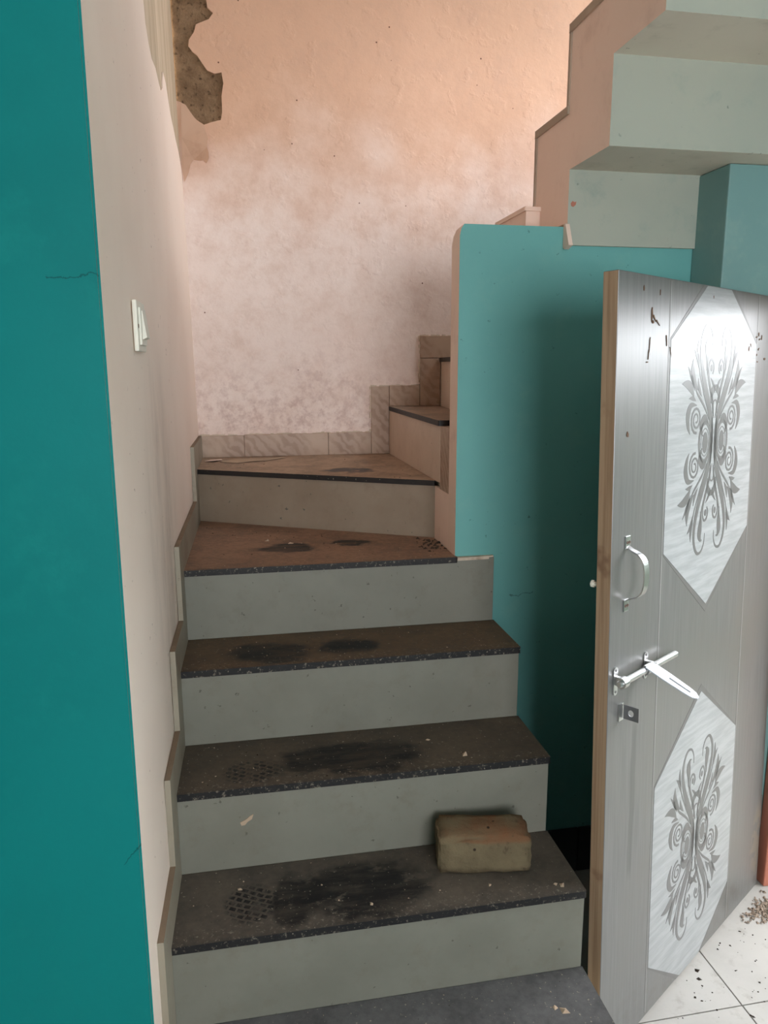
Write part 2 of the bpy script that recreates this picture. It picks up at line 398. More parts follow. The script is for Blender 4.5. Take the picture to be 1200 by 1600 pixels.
# ------------------------------------------------------------------ walls
# left: solid block; its front face is teal, its inner face carries the peach plaster
mb = MB()
zs = [ZF + (TOP-ZF)*k/14 for k in range(15)]
n = len(zs); fv = []
SK = .004
def ring(z): return [(-1.7, YT, z), (-.0041, YT, z), (wl(YB, z)-SK, YB, z), (-1.7, YB, z)]
v = [p for z in zs for p in ring(z)]
f = []; fm = []
for k in range(n-1):
    for e in range(4):
        f.append((k*4+e, k*4+(e+1) % 4, (k+1)*4+(e+1) % 4, (k+1)*4+e)); fm.append(0 if e == 0 else 1)
f += [(0,3,2,1), tuple((n-1)*4+e for e in range(4))]; fm += [1, 1]
wleft = make('wall_left', v, f, [M['teal'], M['putty']], None, fm)
tag(wleft, 'solid teal-faced wall at the left, its inner stair side peach pink', 'wall', kind='structure')
notch = [(1.665,2.045),(1.616,2.064),(1.55,2.082),(1.467,2.09),(1.43,2.10),(1.386,2.108),(1.287,2.125),(1.227,2.156),(1.18,2.176),(1.109,2.182),(1.073,2.149),(1.05,2.12),(.991,2.094),(.945,2.098),(.872,2.11),(.783,2.10),(.725,2.115),(.679,2.142),(.665,2.184),(.64,2.25),(.66,2.33),(.62,2.42),(.60,2.55),(.64,2.7),(.72,2.82),(.9,2.9),(1.2,2.93)]
outline = [(YT, ZF), (.3, ZF), (.7, ZF), (1.2, ZF), (YB, ZF), (YB, .5), (YB, 1.0), (YB, 1.5), (YB, 2.03)] + notch + [(YB, 2.95), (YB, TOP), (1.0, TOP), (.4, TOP), (YT, TOP), (YT, 3.2), (YT, 2.2), (YT, 1.2), (YT, .4)]
npt = len(outline)
v = [(wl(y, z)-SK+.0003, y, z) for y, z in outline] + [(wl(y, z), y, z) for y, z in outline]
f = [tuple(range(npt)), tuple(range(2*npt-1, npt-1, -1))] + [(i, (i+1) % npt, npt+(i+1) % npt, npt+i) for i in range(npt)]
fm = [0, 0]+[1 if abs(outline[i][0]-YT) < 1e-6 and abs(outline[(i+1) % npt][0]-YT) < 1e-6 else 0 for i in range(npt)]
make('plaster', v, f, [M['leftplaster'], M['teal']], wleft, fm)

wback = box('wall_back', (0.0, XR+.13, YB+.006, YB+.2, ZF, TOP), M['cement'])
tag(wback, 'peach pink stained back wall of the stairwell with plaster fallen off high up', 'wall', kind='structure')
cem = [(.126,2.621),(.129,2.596),(.148,2.581),(.132,2.56),(.086,2.54),(.078,2.514),(.059,2.488),(.056,2.467),(.068,2.451),(.086,2.438),(.1,2.417),(.119,2.391),(.144,2.382),(.169,2.388),(.174,2.352),(.166,2.309),(.166,2.255),(.16,2.228),(.125,2.218),(.099,2.208),(.075,2.222),(.058,2.238),(.037,2.269),(.02,2.28)]
out2 = [(.0, ZF), (XR+.13, ZF), (XR+.13, TOP), (.0, TOP), (.0, 2.95), (.06, 2.93), (.1, 2.86), (.13, 2.8), (.11, 2.72), (.14, 2.66)] + cem + [(.0, 2.285)]
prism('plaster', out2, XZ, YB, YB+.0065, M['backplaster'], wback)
fl_ = [(.02,2.279),(.037,2.271),(.058,2.240),(.077,2.216),(.099,2.206),(.103,2.186),(.111,2.158),(.106,2.13),(.111,2.11),(.112,2.09),(.102,2.072),(.09,2.084),(.08,2.082),(.057,2.086),(.045,2.072),(.036,2.041),(.019,2.007),(.014,2.058),(.016,2.16)]
mbf = MB(); nn = len(fl_)
def curl(p):                                    # the loose lower right corner lifts off the wall
    return .003 + .016*max(0, (p[0]-.06)/.05)*max(0, min(1, (2.21-p[1])/.12))
vv = [(p[0], YB-curl(p), p[1]) for p in fl_] + [(p[0], YB-curl(p)+.0016, p[1]) for p in fl_]
mbf.add(vv, [tuple(range(nn)), tuple(range(2*nn-1, nn-1, -1))] + [(i, (i+1) % nn, nn+(i+1) % nn, nn+i) for i in range(nn)])
mbf.build('loose_paint_flake', M['flake'], wback)

# wall between the flights (free end shows its pink return)
XN0, YN0, YN1, ZN = .7865, .680, .757, 1.713
poly = [(XN0, ZF), (XR, ZF), (XR, ZN), (XN0+.012, ZN), (XN0+.004, ZN-.012), (XN0, ZN-.03)]
mb = MB(); npn = len(poly)
vv = [(p[0], YN0, p[1]) for p in poly] + [(p[0], YN1, p[1]) for p in poly]
vv[npn+3] = (XN0+.012, YN1, ZN-.004); vv[npn+4] = (XN0+.004, YN1, ZN-.022); vv[npn+5] = (XN0, YN1, ZN-.045)
mb.add(vv, [tuple(range(npn))], 0); mb.add(vv, [tuple(range(2*npn-1, npn-1, -1))], 1)
mb.add(vv, [(i, (i+1) % npn, npn+(i+1) % npn, npn+i) for i in range(npn)], 1)
wmid = mb.build('wall_middle', [M['teal_mid'], M['pink']])
tag(wmid, 'muted teal wall between the flights with a pink free end, behind the door', 'wall', kind='structure')
bb = empty('baseboard_middle', (0, 0, 0))
tag(bb, 'dark slate baseboard tiles along the foot of the teal middle wall', 'baseboard', kind='structure')
xx = .912
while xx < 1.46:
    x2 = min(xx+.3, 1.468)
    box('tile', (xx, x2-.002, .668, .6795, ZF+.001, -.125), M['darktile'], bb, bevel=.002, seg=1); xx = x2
wcor = box('wall_corner', (1.472, XR-.0005, .532, .6795, ZF, 1.857), M['teal2'], bevel=.004)
tag(wcor, 'light blue-teal masonry pier tucked under the soffit behind the door', 'pier', kind='structure')

# right wall with doorway and stair window
wr = empty('wall_right')
tag(wr, 'right wall holding the doorway and the stair window', 'wall', kind='structure')
XR2 = XR+.13
def rw(y0, y1, z0, z1): box('wall_panel', (XR, XR2, y0, y1, z0, z1), [M['teal2'], M['pink']], wr, [1, 1, 0, 0, 0, 1 if y0 > .6 else 0])
rw(-3.4, DOOR_Y0, ZF, 2.66); rw(DOOR_Y0, DOOR_Y1+.015, DOOR_TOP, 2.66); rw(DOOR_Y1+.015, YN1, ZF, 2.66)
rw(-3.4, YN1, 2.66, TOP); rw(YN1, YB, ZF, WIN[2]); rw(YN1, WIN[0], WIN[2], TOP); rw(WIN[1], YB, WIN[2], TOP); rw(WIN[0], WIN[1], WIN[3], TOP)
wn = empty('window_1', (XR, WIN[0], WIN[2])); tag(wn, 'barred stair window in the right wall above the landing', 'window', kind='structure')
wn.location = (0, 0, 0)
y0, y1, z0, z1 = WIN
for b in ((y0, y0+.04, z0, z1), (y1-.04, y1, z0, z1), (y0+.04, y1-.04, z0, z0+.04), (y0+.04, y1-.04, z1-.04, z1)):
    box('window_frame', (XR+.05, XR+.09, *b), M['glass'], wn)
for k in range(1, 4):
    mbb = MB(); yy = y0+(y1-y0)*k/4; mbb.tube([(XR+.07, yy, z0+.04), (XR+.07, yy, z1-.04)], .006, 8); mbb.build('window_bar', M['glass'], wn)

# door frame of the doorway (red oxide)
fr = empty('trim_1'); tag(fr, 'red oxide painted door frame at the far right edge', 'door frame', kind='structure')
box('jamb', (XR-.042, XR+.11, DOOR_Y1-.028, DOOR_Y1+.014, ZF+.001, DOOR_TOP-.05), M['redox'], fr, bevel=.004)
box('jamb', (XR-.0, XR+.11, DOOR_Y0+.001, DOOR_Y0+.05, ZF+.001, DOOR_TOP-.05), M['redox'], fr, bevel=.004)
box('lintel', (XR-.0, XR+.11, DOOR_Y0+.001, DOOR_Y1+.014, DOOR_TOP-.05, DOOR_TOP-.001), M['redox'], fr, bevel=.004)

# the rest of the room, behind the camera and above
wf = empty('wall_front'); tag(wf, 'wall behind the viewer with a wide window', 'wall', kind='structure')
x0, x1, z0, z1 = RWIN
for b in ((-1.7, x0, ZF, 2.66), (x1, XR2, ZF, 2.66), (x0, x1, ZF, z0), (x0, x1, z1, 2.66)):
    box('wall_panel', (b[0], b[1], -3.55, -3.4, b[2], b[3]), M['pink'], wf)
box('wall_panel', (-1.7, XR2, -3.55, -3.4, 2.66, TOP), M['pink'], wf)
tag(box('wall_far_left', (-1.85, -1.7, -3.55, YB+.2, ZF, TOP), M['teal']), 'far left room wall painted teal', 'wall', kind='structure')
tag(box('ceiling', (-1.7, XR, -3.4, YT, 2.66, 2.80), M['ceil']), 'white ceiling slab over the room', 'ceiling', kind='structure')
tag(box('ceiling_upper', (-1.85, XR2, -3.55, YB+.2, TOP, TOP+.12), M['ceil']), 'white ceiling over the stairwell', 'ceiling', kind='structure')

# ------------------------------------------------------------------ staircase
st = empty('staircase', (0, 0, 0))
tag(st, 'turning staircase with dusty black stone treads, pale tiled risers and a stepped upper flight', 'staircase')
BR1, BR2, BR3 = srgb(104,94,82), srgb(118,92,72), srgb(150,112,84)
TM = [
 tread_mat('tread_stone_lowest', .45, srgb(124,122,122), [(.50,-.16,.2,.05)], [], .0, -.221),
 tread_mat('tread_stone_first', .72, BR1, [(.42,.10,.15,.085), (.27,.09,.06,.07)], [(.175,.10,.06,.065,.5)], .2, 0),
 tread_mat('tread_stone_second', .78, srgb(102,90,76), [(.42,.31,.17,.07)], [(.19,.29,.075,.055,.6)], .4, G),
 tread_mat('tread_stone_third', .85, srgb(112,93,74), [(.25,.53,.10,.06), (.46,.54,.085,.05)], [], .6, 2*G),
 tread_mat('tread_stone_fourth', 1.0, srgb(150,119,98), [(.30,.87,.10,.05), (.52,.90,.07,.035)], [], .8, 3*G),
 tread_mat('tread_stone_winder', 1.0, srgb(172,146,124), [(.55,1.2,.09,.06)], [], .985, None),
]
H = [.005, .2, .402, .601, .799]
T = .017
Z5, Z6, Z7, Z8, Z9 = .985, 1.178, 1.372, 1.585, 1.80
core = MB()
def slab(poly, z, mat, name='tread', t=T):
    return prism(name, poly, XY, z-t, z, mat, st, bevel=.006, seg=3)
XL = -.001
# straight flight
for k in range(4):
    y0 = (k-1)*G
    slab([(wl(y0, H[k])-.001, y0), (SW, y0), (SW, y0+G+.004), (wl(y0+G, H[k])-.001, y0+G+.004)], H[k], TM[k])
    core.box((XL, SW-.006, y0+.018, y0+G+.018, ZF, H[k]-T))
for k in range(5):                     # risers below tread k
    y0 = (k-1)*G + .0035
    z0 = ZF if k == 0 else H[k-1]
    box('riser', (wl(y0, z0), SW-.0035, y0, y0+.014, z0, H[k]-T+(.012 if k == 4 else 0)), M['riser'], st, bevel=.001, seg=1)
# ledge of mortar on the wide riser, outside the wall end
prism('mortar_ledge', [(.79,.664),(.87,.6655),(.90,.668),(.90,.6795),(.79,.6795)], XY, .788, .797, M['mortar'], st, bevel=.002)
# fourth tread: front square, back following the winder riser
R5 = [(.012, 1.352), (.812, .902)]
slab([(wl(.66,.8)-.001, 3*G), (XN0+.004, 3*G), (XN0-.001, .70), (XN0-.001, .93), (wl(1.37,.8), 1.378)], H[4], TM[4])
core.prism([(0, .681), (XN0-.002, .681), (XN0-.002, .92), (0, 1.36)], XY, ZF, H[4]-T)
# winder riser five and its tread
d5 = (Vector((R5[1][0], R5[1][1], 0))-Vector((R5[0][0], R5[0][1], 0))).normalized(); n5 = Vector((-d5.y, d5.x, 0))
a5 = Vector((R5[0][0], R5[0][1], 0)); b5 = Vector((.7865, R5[0][1] + (R5[1][1]-R5[0][1])*(.7865-R5[0][0])/(R5[1][0]-R5[0][0]), 0)); c5 = b5 + d5*.03
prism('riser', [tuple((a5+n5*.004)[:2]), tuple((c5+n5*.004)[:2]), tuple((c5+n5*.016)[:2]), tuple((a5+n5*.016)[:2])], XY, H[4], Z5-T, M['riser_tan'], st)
slab([tuple((a5-n5*.004)[:2]), tuple((b5-n5*.004)[:2]), (.789, .93), (.796, YB), (wl(YB, 1), YB)], Z5, TM[5])
core.prism([(.014, 1.378), (.785, .94), (.785, YB), (.026, YB)], XY, ZF, Z5-T)
# riser six runs along the well; short facet joins it to the wall end
box('riser', (.786, .797, .858, YB-.010, Z5, Z6-T), M['riser_bounce'], st, bevel=.001, seg=1)
prism('newel_tile', [(.788, .7575), (.7865, .857), (.86, .857), (.86, .7575)], XY, Z5-T-.001, Z6-T, M['marble'], st)
prism('newel_return', [(.7872, .7575), (.7872, .925), (.86, .925), (.86, .7575)], XY, H[4]-.002, Z5-T-.0015, M['pinkwash'], st)
T6M = tread_mat('tread_stone_sixth', 1.0, srgb(156,134,116), [], [], Z6, None)
slab([(.778, .852), (.92, .852), (1.006, YB), (.785, YB)], Z6, T6M)
core.prism([(.798, .86), (.90, .86), (.99, YB), (.798, YB)], XY, ZF, Z6-T)
prism('riser', [(.905, .86), (1.002, YB-.01), (1.014, YB-.01), (.917, .86)], XY, Z6, Z7-T, M['riser_bounce'], st)
slab([(.898, .85), (1.06, .85), (1.36, YB), (.996, YB)], Z7, T6M)
core.prism([(.93, .86), (1.05, .86), (1.34, YB), (1.02, YB)], XY, ZF, Z7-T)
prism('riser', [(1.045, .90), (1.33, YB-.01), (1.345, YB-.01), (1.06, .90)], XY, Z7, Z8-T, M['riser'], st)
slab([(1.04, .88), (1.40, .88), (XR, YB), (1.325, YB)], Z8, T6M)
core.prism([(1.06, .90), (1.4, .90), (XR, YB), (1.35, YB)], XY, ZF, Z8-T)
prism('riser', [(1.042, .868), (1.042, 1.13), (XR, 1.66), (XR, .868)], XY, Z8, Z9-.012, M['pinkwash'], st)
slab([(1.036, .862), (1.036, 1.135), (XR, 1.67), (XR, .905), (1.09, .905), (1.09, .862)], Z9, M['pinkwash'], t=.012)
tag(core.build('masonry_core', M['soffit'], st), 'plastered masonry under the steps')

# chipped spot on the second riser and a splash of red on the soffit face
prism('chip', [(.155,.316),(.168,.322),(.178,.330),(.186,.334),(.182,.322),(.172,.316),(.166,.309),(.158,.308)], XZ, G+.0020, G+.0038, M['chip'], st)
prism('red_splash', [(1.093,1.772),(1.098,1.778),(1.104,1.775),(1.109,1.777),(1.107,1.768),(1.101,1.763),(1.095,1.765)], XZ, .6668, .6682, M['redox'], st)
# upper flight: stepped slab rising back over the room
X2 = 1.086
top = [(.905, 1.722), (.905, 2.0), (.684, 2.0), (.684, 2.2), (.463, 2.2), (.463, 2.4), (.242, 2.4), (.242, 2.6), (.021, 2.6), (.021, 2.66), (YT+.001, 2.66)]
bot = [(YT+.001, 2.46), (0.0, 2.46), (0.0, 2.262), (.22, 2.262), (.22, 2.06), (.443, 2.06), (.443, 1.858), (.668, 1.858), (.668, 1.664), (.6795, 1.664), (.6795, 1.722)]
poly = top + bot
mb = MB(); npn = len(poly)
va = [(X2, p[0], p[1]) for p in poly] + [(XR-.001, p[0], p[1]) for p in poly]
mb.add(va, [tuple(range(npn))], 0); mb.add(va, [tuple(range(2*npn-1, npn-1, -1))], 1)
for i in range(npn):
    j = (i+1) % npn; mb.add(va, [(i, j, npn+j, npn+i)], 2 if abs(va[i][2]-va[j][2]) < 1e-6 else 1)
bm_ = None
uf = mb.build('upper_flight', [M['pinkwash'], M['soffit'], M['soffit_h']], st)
for k in range(5):
    yk, zk = .905-k*.221, 2.0+k*.2
    if k < 4:
        prism('upper_tread', [(X2-.006, yk+.012), (XR-.001, yk+.012), (XR-.001, yk-.221), (X2-.006, yk-.221)], XY, zk, zk+.02, M['nosing2'], st, bevel=.004)
        box('upper_riser', (X2-.004, XR-.001, yk, yk+.014, zk-.2+(.02 if k else 0), zk), M['nosing2'], st, bevel=.002)
# lip of plaster hanging at the foot of the flight side
prism('plaster_lip', [(.640, 1.66), (.668, 1.652), (.6795, 1.66), (.6795, 1.72), (.668, 1.74), (.655, 1.80), (.668, 1.664)][:4]+[(.668, 1.72)], YZ, X2-.006, X2+.006, M['pinkwash'], st, bevel=.003)

# left skirting, one L-shaped tile for each step
hs = .088
ys = [(k-1)*G for k in range(5)] + [1.33]
zz = [ZF] + H
for k in range(0, 5):
    a, b = ys[k], ys[k+1]; zb, z = zz[k], zz[k+1]
    if k == 0:
        pl = [(YT+.002, z), (b-hs, z), (b-hs, z+hs), (YT+.002, z+hs)]
    else:
        pl = [(a-hs, zb), (a, zb), (a, z), (b-hs, z), (b-hs, z+hs), (a-hs, z+hs)]
    nn = len(pl)
    v = [(wl(y, q)+.0002, y, q) for y, q in pl] + [(wl(y, q)+.0125, y, q) for y, q in pl]
    f = [tuple(range(nn)), tuple(range(2*nn-1, nn-1, -1))] + [(i, (i+1) % nn, nn+(i+1) % nn, nn+i) for i in range(nn)]
    fm = [0, 0] + [1 if (v[i][2] > z+hs-.001 and v[(i+1) % nn][2] > z+hs-.001) else 0 for i in range(nn)]
    make('skirting_tile', v, f, [M['skirt'], M['rawedge']], st, fm)
pl = [(1.33-hs, H[4]), (1.345, H[4]), (1.345, Z5), (YB-.011, Z5), (YB-.011, Z5+hs), (1.33-hs, Z5+hs)]
v = [(wl(y, q)+.0002, y, q) for y, q in pl] + [(wl(y, q)+.0125, y, q) for y, q in pl]
make('skirting_tile', v, [tuple(range(6)), tuple(range(11, 5, -1))] + [(i, (i+1) % 6, 6+(i+1) % 6, 6+i) for i in range(6)], [M['skirt'], M['rawedge']], st, [0, 0, 0, 0, 0, 0, 1, 0])
# back wall skirting tiles
for (xa, xb, za, zb) in ((.028, .2, Z5, 1.071), (.2, .535, Z5, 1.074), (.535, .711, Z5, 1.075), (.711, .786, Z5, 1.258), (.786, .914, Z6, 1.262), (.914, 1.0, Z6, 1.369), (.914, 1.3, 1.3705, 1.459)):
    if xa == .028: xb = .2
    box('skirting_tile', (xa+.0008, xb-.0008, YB-.0095, YB-.0002, za+.0005, zb), M['marble'], st, bevel=.0012, seg=1)
mb = MB()
def bead(p, q, y, up):
    nseg = int((Vector(p)-Vector(q)).length/.012)+1
    for i in range(nseg):
        t0, t1 = i/nseg, (i+1)/nseg
        if random.random() < .25: continue
        x0, z0 = p[0]+(q[0]-p[0])*t0, p[1]+(q[1]-p[1])*t0
        x1, z1 = p[0]+(q[0]-p[0])*t1, p[1]+(q[1]-p[1])*t1
        h = random.uniform(.002, .006)
        if up: mb.box((x0, x1, y-random.uniform(.004, .009), y, z0-.001, z0+h))
        else: mb.box((x0-h, x0+.001, y-random.uniform(.004, .009), y, z0, z1))
for p, q, up in (((.03,1.072),(.711,1.075),1), ((.711,1.075),(.711,1.258),0), ((.711,1.259),(.914,1.262),1), ((.914,1.262),(.914,1.459),0), ((.914,1.459),(1.3,1.459),1)):
    bead(p, q, YB, up)
tag(mb.build('mortar_bead', M['mortar'], st), kind='stuff')

# ------------------------------------------------------------------ door leaf
O = Vector((.95049, -.01279, -.26818)); ax = Vector((.839708, .543003, -.006179)); az = Vector((-.014522, .03383, .999322))
ax.normalize(); az = (az-ax*az.dot(ax)).normalized(); ay = az.cross(ax)
dm = Matrix.Identity(4)
for i in range(3): dm[i][0], dm[i][1], dm[i][2] = ax[i], ay[i], az[i]
dm.translation = O
door = empty('door_1'); door.matrix_world = dm
tag(door, 'open grey laminate door with pale hexagon panels and scroll ornament', 'door', kind='structure')
DW, DH = .9423, 1.793
leaf = make('leaf', boxv(0, DW, 0, .034, 0, DH), BOXF, [M['lam'], M['wood']], door, [1, 1, 0, 1, 0, 1], bevel=.0012, seg=1)
CX = .463; HWD = .237
def clip_poly(poly, z0, z1):
    def cl(pl, f):
        o = []
        for i, p in enumerate(pl):
            q = pl[(i+1) % len(pl)]; a, b = f(p), f(q)
            if a >= 0: o.append(p)
            if a*b < 0: t = a/(a-b); o.append((p[0]+(q[0]-p[0])*t, p[1]+(q[1]-p[1])*t))
        return o
    return cl(cl(poly, lambda p: p[1]-z0), lambda p: z1-p[1])
def hexa(zlo, zl, zh, zhi, w): return [(CX, zlo), (CX+w, zl), (CX+w, zh), (CX, zhi), (CX-w, zh), (CX-w, zl)]
def catmull(pts, n=8):
    P = [Vector((p[0], p[1], p[2] if len(p) > 2 else 0)) for p in pts]; o = []
    for i in range(len(P)-1):
        a = P[max(i-1, 0)]; b = P[i]; c = P[i+1]; d = P[min(i+2, len(P)-1)]
        for k in range(n):
            t = k/n
            o.append(.5*((2*b) + (c-a)*t + (2*a-5*b+4*c-d)*t*t + (3*b-a-3*c+d)*t**3))
    o.append(P[-1]); return o
class Orn:
    """flat scroll ornament drawn in (u, v), third coordinate = half width"""
    def __init__(s): s.polys = []
    def stroke(s, pts, n=8):
        c = catmull(pts, n); L = []; R = []
        for i, p in enumerate(c):
            d = (c[min(i+1, len(c)-1)]-c[max(i-1, 0)]); d.z = 0; d = d.normalized() if d.length > 1e-9 else Vector((1, 0, 0))
            nn = Vector((-d.y, d.x, 0)); hw = max(p.z, .0005)
            L.append((p.x+nn.x*hw, p.y+nn.y*hw)); R.append((p.x-nn.x*hw, p.y-nn.y*hw))
        for i in range(len(c)-1): s.polys.append([L[i], L[i+1], R[i+1], R[i]])
    def leaf(s, a, b, wd, bend=0.):
        a = Vector(a); b = Vector(b); d = b-a; nn = Vector((-d.y, d.x)); mid = []
        prof = [(0, .04), (.15, .5), (.35, .95), (.55, 1.), (.75, .7), (.9, .32), (1, .02)]
        s.stroke([tuple(a+d*t+nn*bend*math.sin(PI*t)) + (wd*q,) for t, q in prof], 3)
    def ring(s, c, rx, ry, hw, a0=0, a1=2*PI, taper=False):
        n = 22
        s.stroke([(c[0]+rx*math.cos(a0+(a1-a0)*i/n), c[1]+ry*math.sin(a0+(a1-a0)*i/n), hw*((math.sin(PI*(i/n))*.9+.1) if taper else 1)) for i in range(n+1)], 1)
    def disc(s, c, rx, ry): s.polys.append([(c[0]+rx*math.cos(2*PI*i/16), c[1]+ry*math.sin(2*PI*i/16)) for i in range(16)])
    def spiral(s, c, r, turns, hw, a0, sgn=1):
        n = int(turns*14)
        s.stroke([(c[0]+(r*(1-.82*i/n))*math.cos(a0+sgn*2*PI*turns*i/n), c[1]+1.15*(r*(1-.82*i/n))*math.sin(a0+sgn*2*PI*turns*i/n), hw*(1-.35*i/n)) for i in range(n+1)], 1)
def ornament():
    q = Orn()
    # main stem with its crook curling back to the middle
    q.stroke([(.010,-.015,.006),(.013,.03,.0085),(.028,.075,.0095),(.052,.12,.0095),(.074,.165,.008),(.086,.21,.0062),(.082,.246,.005),(.064,.270,.004),(.042,.268,.003),(.028,.248,.002),(.026,.225,.001)])
    # hairlines beside the stem
    q.stroke([(.026,.05,.001),(.045,.085,.0022),(.066,.12,.0025),(.088,.16,.002),(.098,.19,.001)])
    q.stroke([(.008,.06,.001),(.018,.095,.002),(.036,.135,.0024),(.05,.17,.002),(.056,.2,.001)])
    q.stroke([(.004,.055,.001),(.011,.09,.002),(.026,.125,.0025),(.040,.155,.0024),(.042,.178,.0028),(.032,.193,.003),(.019,.188,.003),(.014,.172,.0028),(.02,.160,.002)])
    q.disc((.0265,.174), .0062, .0085)
    # flag leaf inside the crook
    q.stroke([(.053,.168,.001),(.051,.19,.006),(.054,.212,.0105),(.055,.228,.0095),(.048,.240,.004),(.040,.240,.001)])
    # small leaves outside, up the stem
    q.leaf((.094,.185), (.103,.236), .0052, -.08); q.leaf((.095,.172), (.122,.214), .0062, .12)
    # spray of three broad acanthus leaves
    q.stroke([(.03,.052,.001),(.052,.078,.003),(.078,.100,.0034),(.098,.116,.003),(.110,.130,.001)])
    q.leaf((.094,.122), (.126,.194), .0105, -.18); q.leaf((.112,.122), (.150,.176), .0050, .04); q.leaf((.114,.106), (.178,.138), .0108, .18); q.leaf((.104,.098), (.140,.104), .005, .1)
    q.leaf((.074,.108), (.096,.150), .0052, -.1)
    # outer crescent leaf and its spiral
    q.stroke([(.098,.088,.001),(.128,.088,.007),(.142,.066,.0095),(.139,.04,.006),(.128,.022,.001)])
    q.spiral((.098,.055), .028, 2.1, .0033, PI*1.45, 1)
    q.stroke([(.03,.042,.001),(.052,.058,.008),(.070,.040,.0085),(.066,.022,.004),(.058,.014,.001)])
    # centre arch
    q.stroke([(.0,.128,.0075),(.012,.124,.0085),(.021,.108,.0065),(.022,.09,.001)])
    q.stroke([(.0,.098,.0022),(.008,.094,.0024),(.012,.08,.002),(.012,.066,.001)])
    q.leaf((.004,.115), (.030,.150), .004, .1)
    quad = q.polys
    allp = []
    for su in (1, -1):
        for sv in (1, -1):
            for p in quad: allp.append([(u*su, v_*sv) for u, v_ in p])
    e = Orn()
    for su in (1, -1):
        e.ring((.048*su, 0), .030, .046, .0048); e.disc((.046*su, -.002), .0145, .0255); e.ring((.047*su, -.001), .0205, .033, .0012)
        e.stroke([(.013*su, -.06, .003), (.010*su, 0, .007), (.013*su, .06, .003)])
    return allp + e.polys
ORN = ornament()
def panel(zlo, zl, zh, zhi, zc, flip, vs_):
    hx = clip_poly(hexa(zlo, zl, zh, zhi, HWD), .002, DH-.002)
    hb = clip_poly(hexa(zlo-.02, zl-.002, zh+.002, zhi+.02, HWD+.004), .001, DH-.001)
    pb = prism('panel_border', hb, XZ, -.0005, .0004, M['inlay'], door)
    pn = prism('panel', hx, XZ, -.0011, .0004, M['panel'], door)
    mb = MB()
    for p in ORN:
        k = len(p)
        q = [(CX+u, -.0015, zc+v_*vs_) for u, v_ in p] + [(CX+u, -.0009, zc+v_*vs_) for u, v_ in p]
        mb.add(q, [tuple(range(k))] + [(i, (i+1) % k, k+(i+1) % k, k+i) for i in range(k)])
    o = mb.build('ornament', M['print'], pn)
    tag(o, 'grey scroll and leaf ornament printed on the panel')
    return pn
panel(1.022, 1.19, 1.665, 1.84, 1.432, 1, 1.0)
panel(-.04, .133, .615, .789, .380, 1, .985)
for sx in (CX-HWD-.006, CX+HWD+.006):
    box('inlay_line', (sx-.0016, sx+.0016, -.0004, .0004, .01, DH-.004), M['inlay2'], door)
    box('inlay_line', (sx-.0046, sx-.0018, -.0003, .0004, .01, DH-.004), M['inlay'], door)
# pull handle
hd = empty('pull_handle'); hd.parent = door
for z in (1.244, 1.106):
    pt = box('plate', (.052, .072, -.003, 0, z-.014, z+.013), M['steel'], hd, bevel=.0012)
    for dx in (.0575, .0665):
        mb = MB(); mb.tube([(dx, -.0042, z-.001), (dx, -.002, z-.001)], .0032, 8); mb.build('screw', M['screw'], pt)
path = catmull([(.062, -.003, 1.234), (.062, -.012, 1.228), (.062, -.030, 1.220), (.062, -.042, 1.205), (.062, -.046, 1.175), (.062, -.042, 1.145), (.062, -.030, 1.130), (.062, -.012, 1.122), (.062, -.003, 1.116)], 5)
# the third coordinate of catmull() is its plain z here
mb = MB(); n = len(path); v = []
for i, p in enumerate(path):
    d = (path[min(i+1, n-1)]-path[max(i-1, 0)]).normalized(); nn = Vector((0, -d.z, d.y)); wd = .006+.004*math.sin(PI*i/(n-1))
    for sx, sn in ((-1, -1), (1, -1), (1, 1), (-1, 1)): v.append((p.x+sx*wd, p.y+nn.y*sn*.0014, p.z+nn.z*sn*.0014))
f = [(i*4+k, i*4+(k+1) % 4, (i+1)*4+(k+1) % 4, (i+1)*4+k) for i in range(n-1) for k in range(4)] + [(0,1,2,3), tuple((n-1)*4+k for k in range(4))]
mb.add(v, f); mb.build('grip', M['steel'], hd)
# sliding bolt with hasp
bt = empty('sliding_bolt'); bt.parent = door
mb = MB(); mb.tube([(.008, -.02, .947), (.012, -.02, .947), (.265, -.02, .947), (.268, -.02, .947)], [.0055, .0075, .0075, .005], 14); mb.build('rod', M['steel'], bt, smooth=False)
mb = MB(); mb.tube([(.016, -.02, .947), (.034, -.02, .947)], .012, 16); mb.build('collar', M['steel'], bt)
for sx in (.026, .158):
    lg = MB(); lg.prism([(sx-.008+.008*math.cos(t)+.008, .945+sg*.024+.008*math.sin(t)*1) for sg, t0 in ((1, 0), (-1, PI)) for t in [t0+PI*k/8 for k in range(9)]], XZ, -.003, 0)
    lo = lg.build('lug', M['steel'], bt)
    for dz in (-.024, .024):
        mb = MB(); mb.tube([(sx+.0, -.0042, .945+dz), (sx, -.002, .945+dz)], .003, 8); mb.build('screw', M['steeldk'], lo)
    mb = MB(); mb.box((sx-.0055, sx+.0055, -.027, -.0005, .937, .957)); mb.build('strap', M['steel'], lo, bevel=.002)
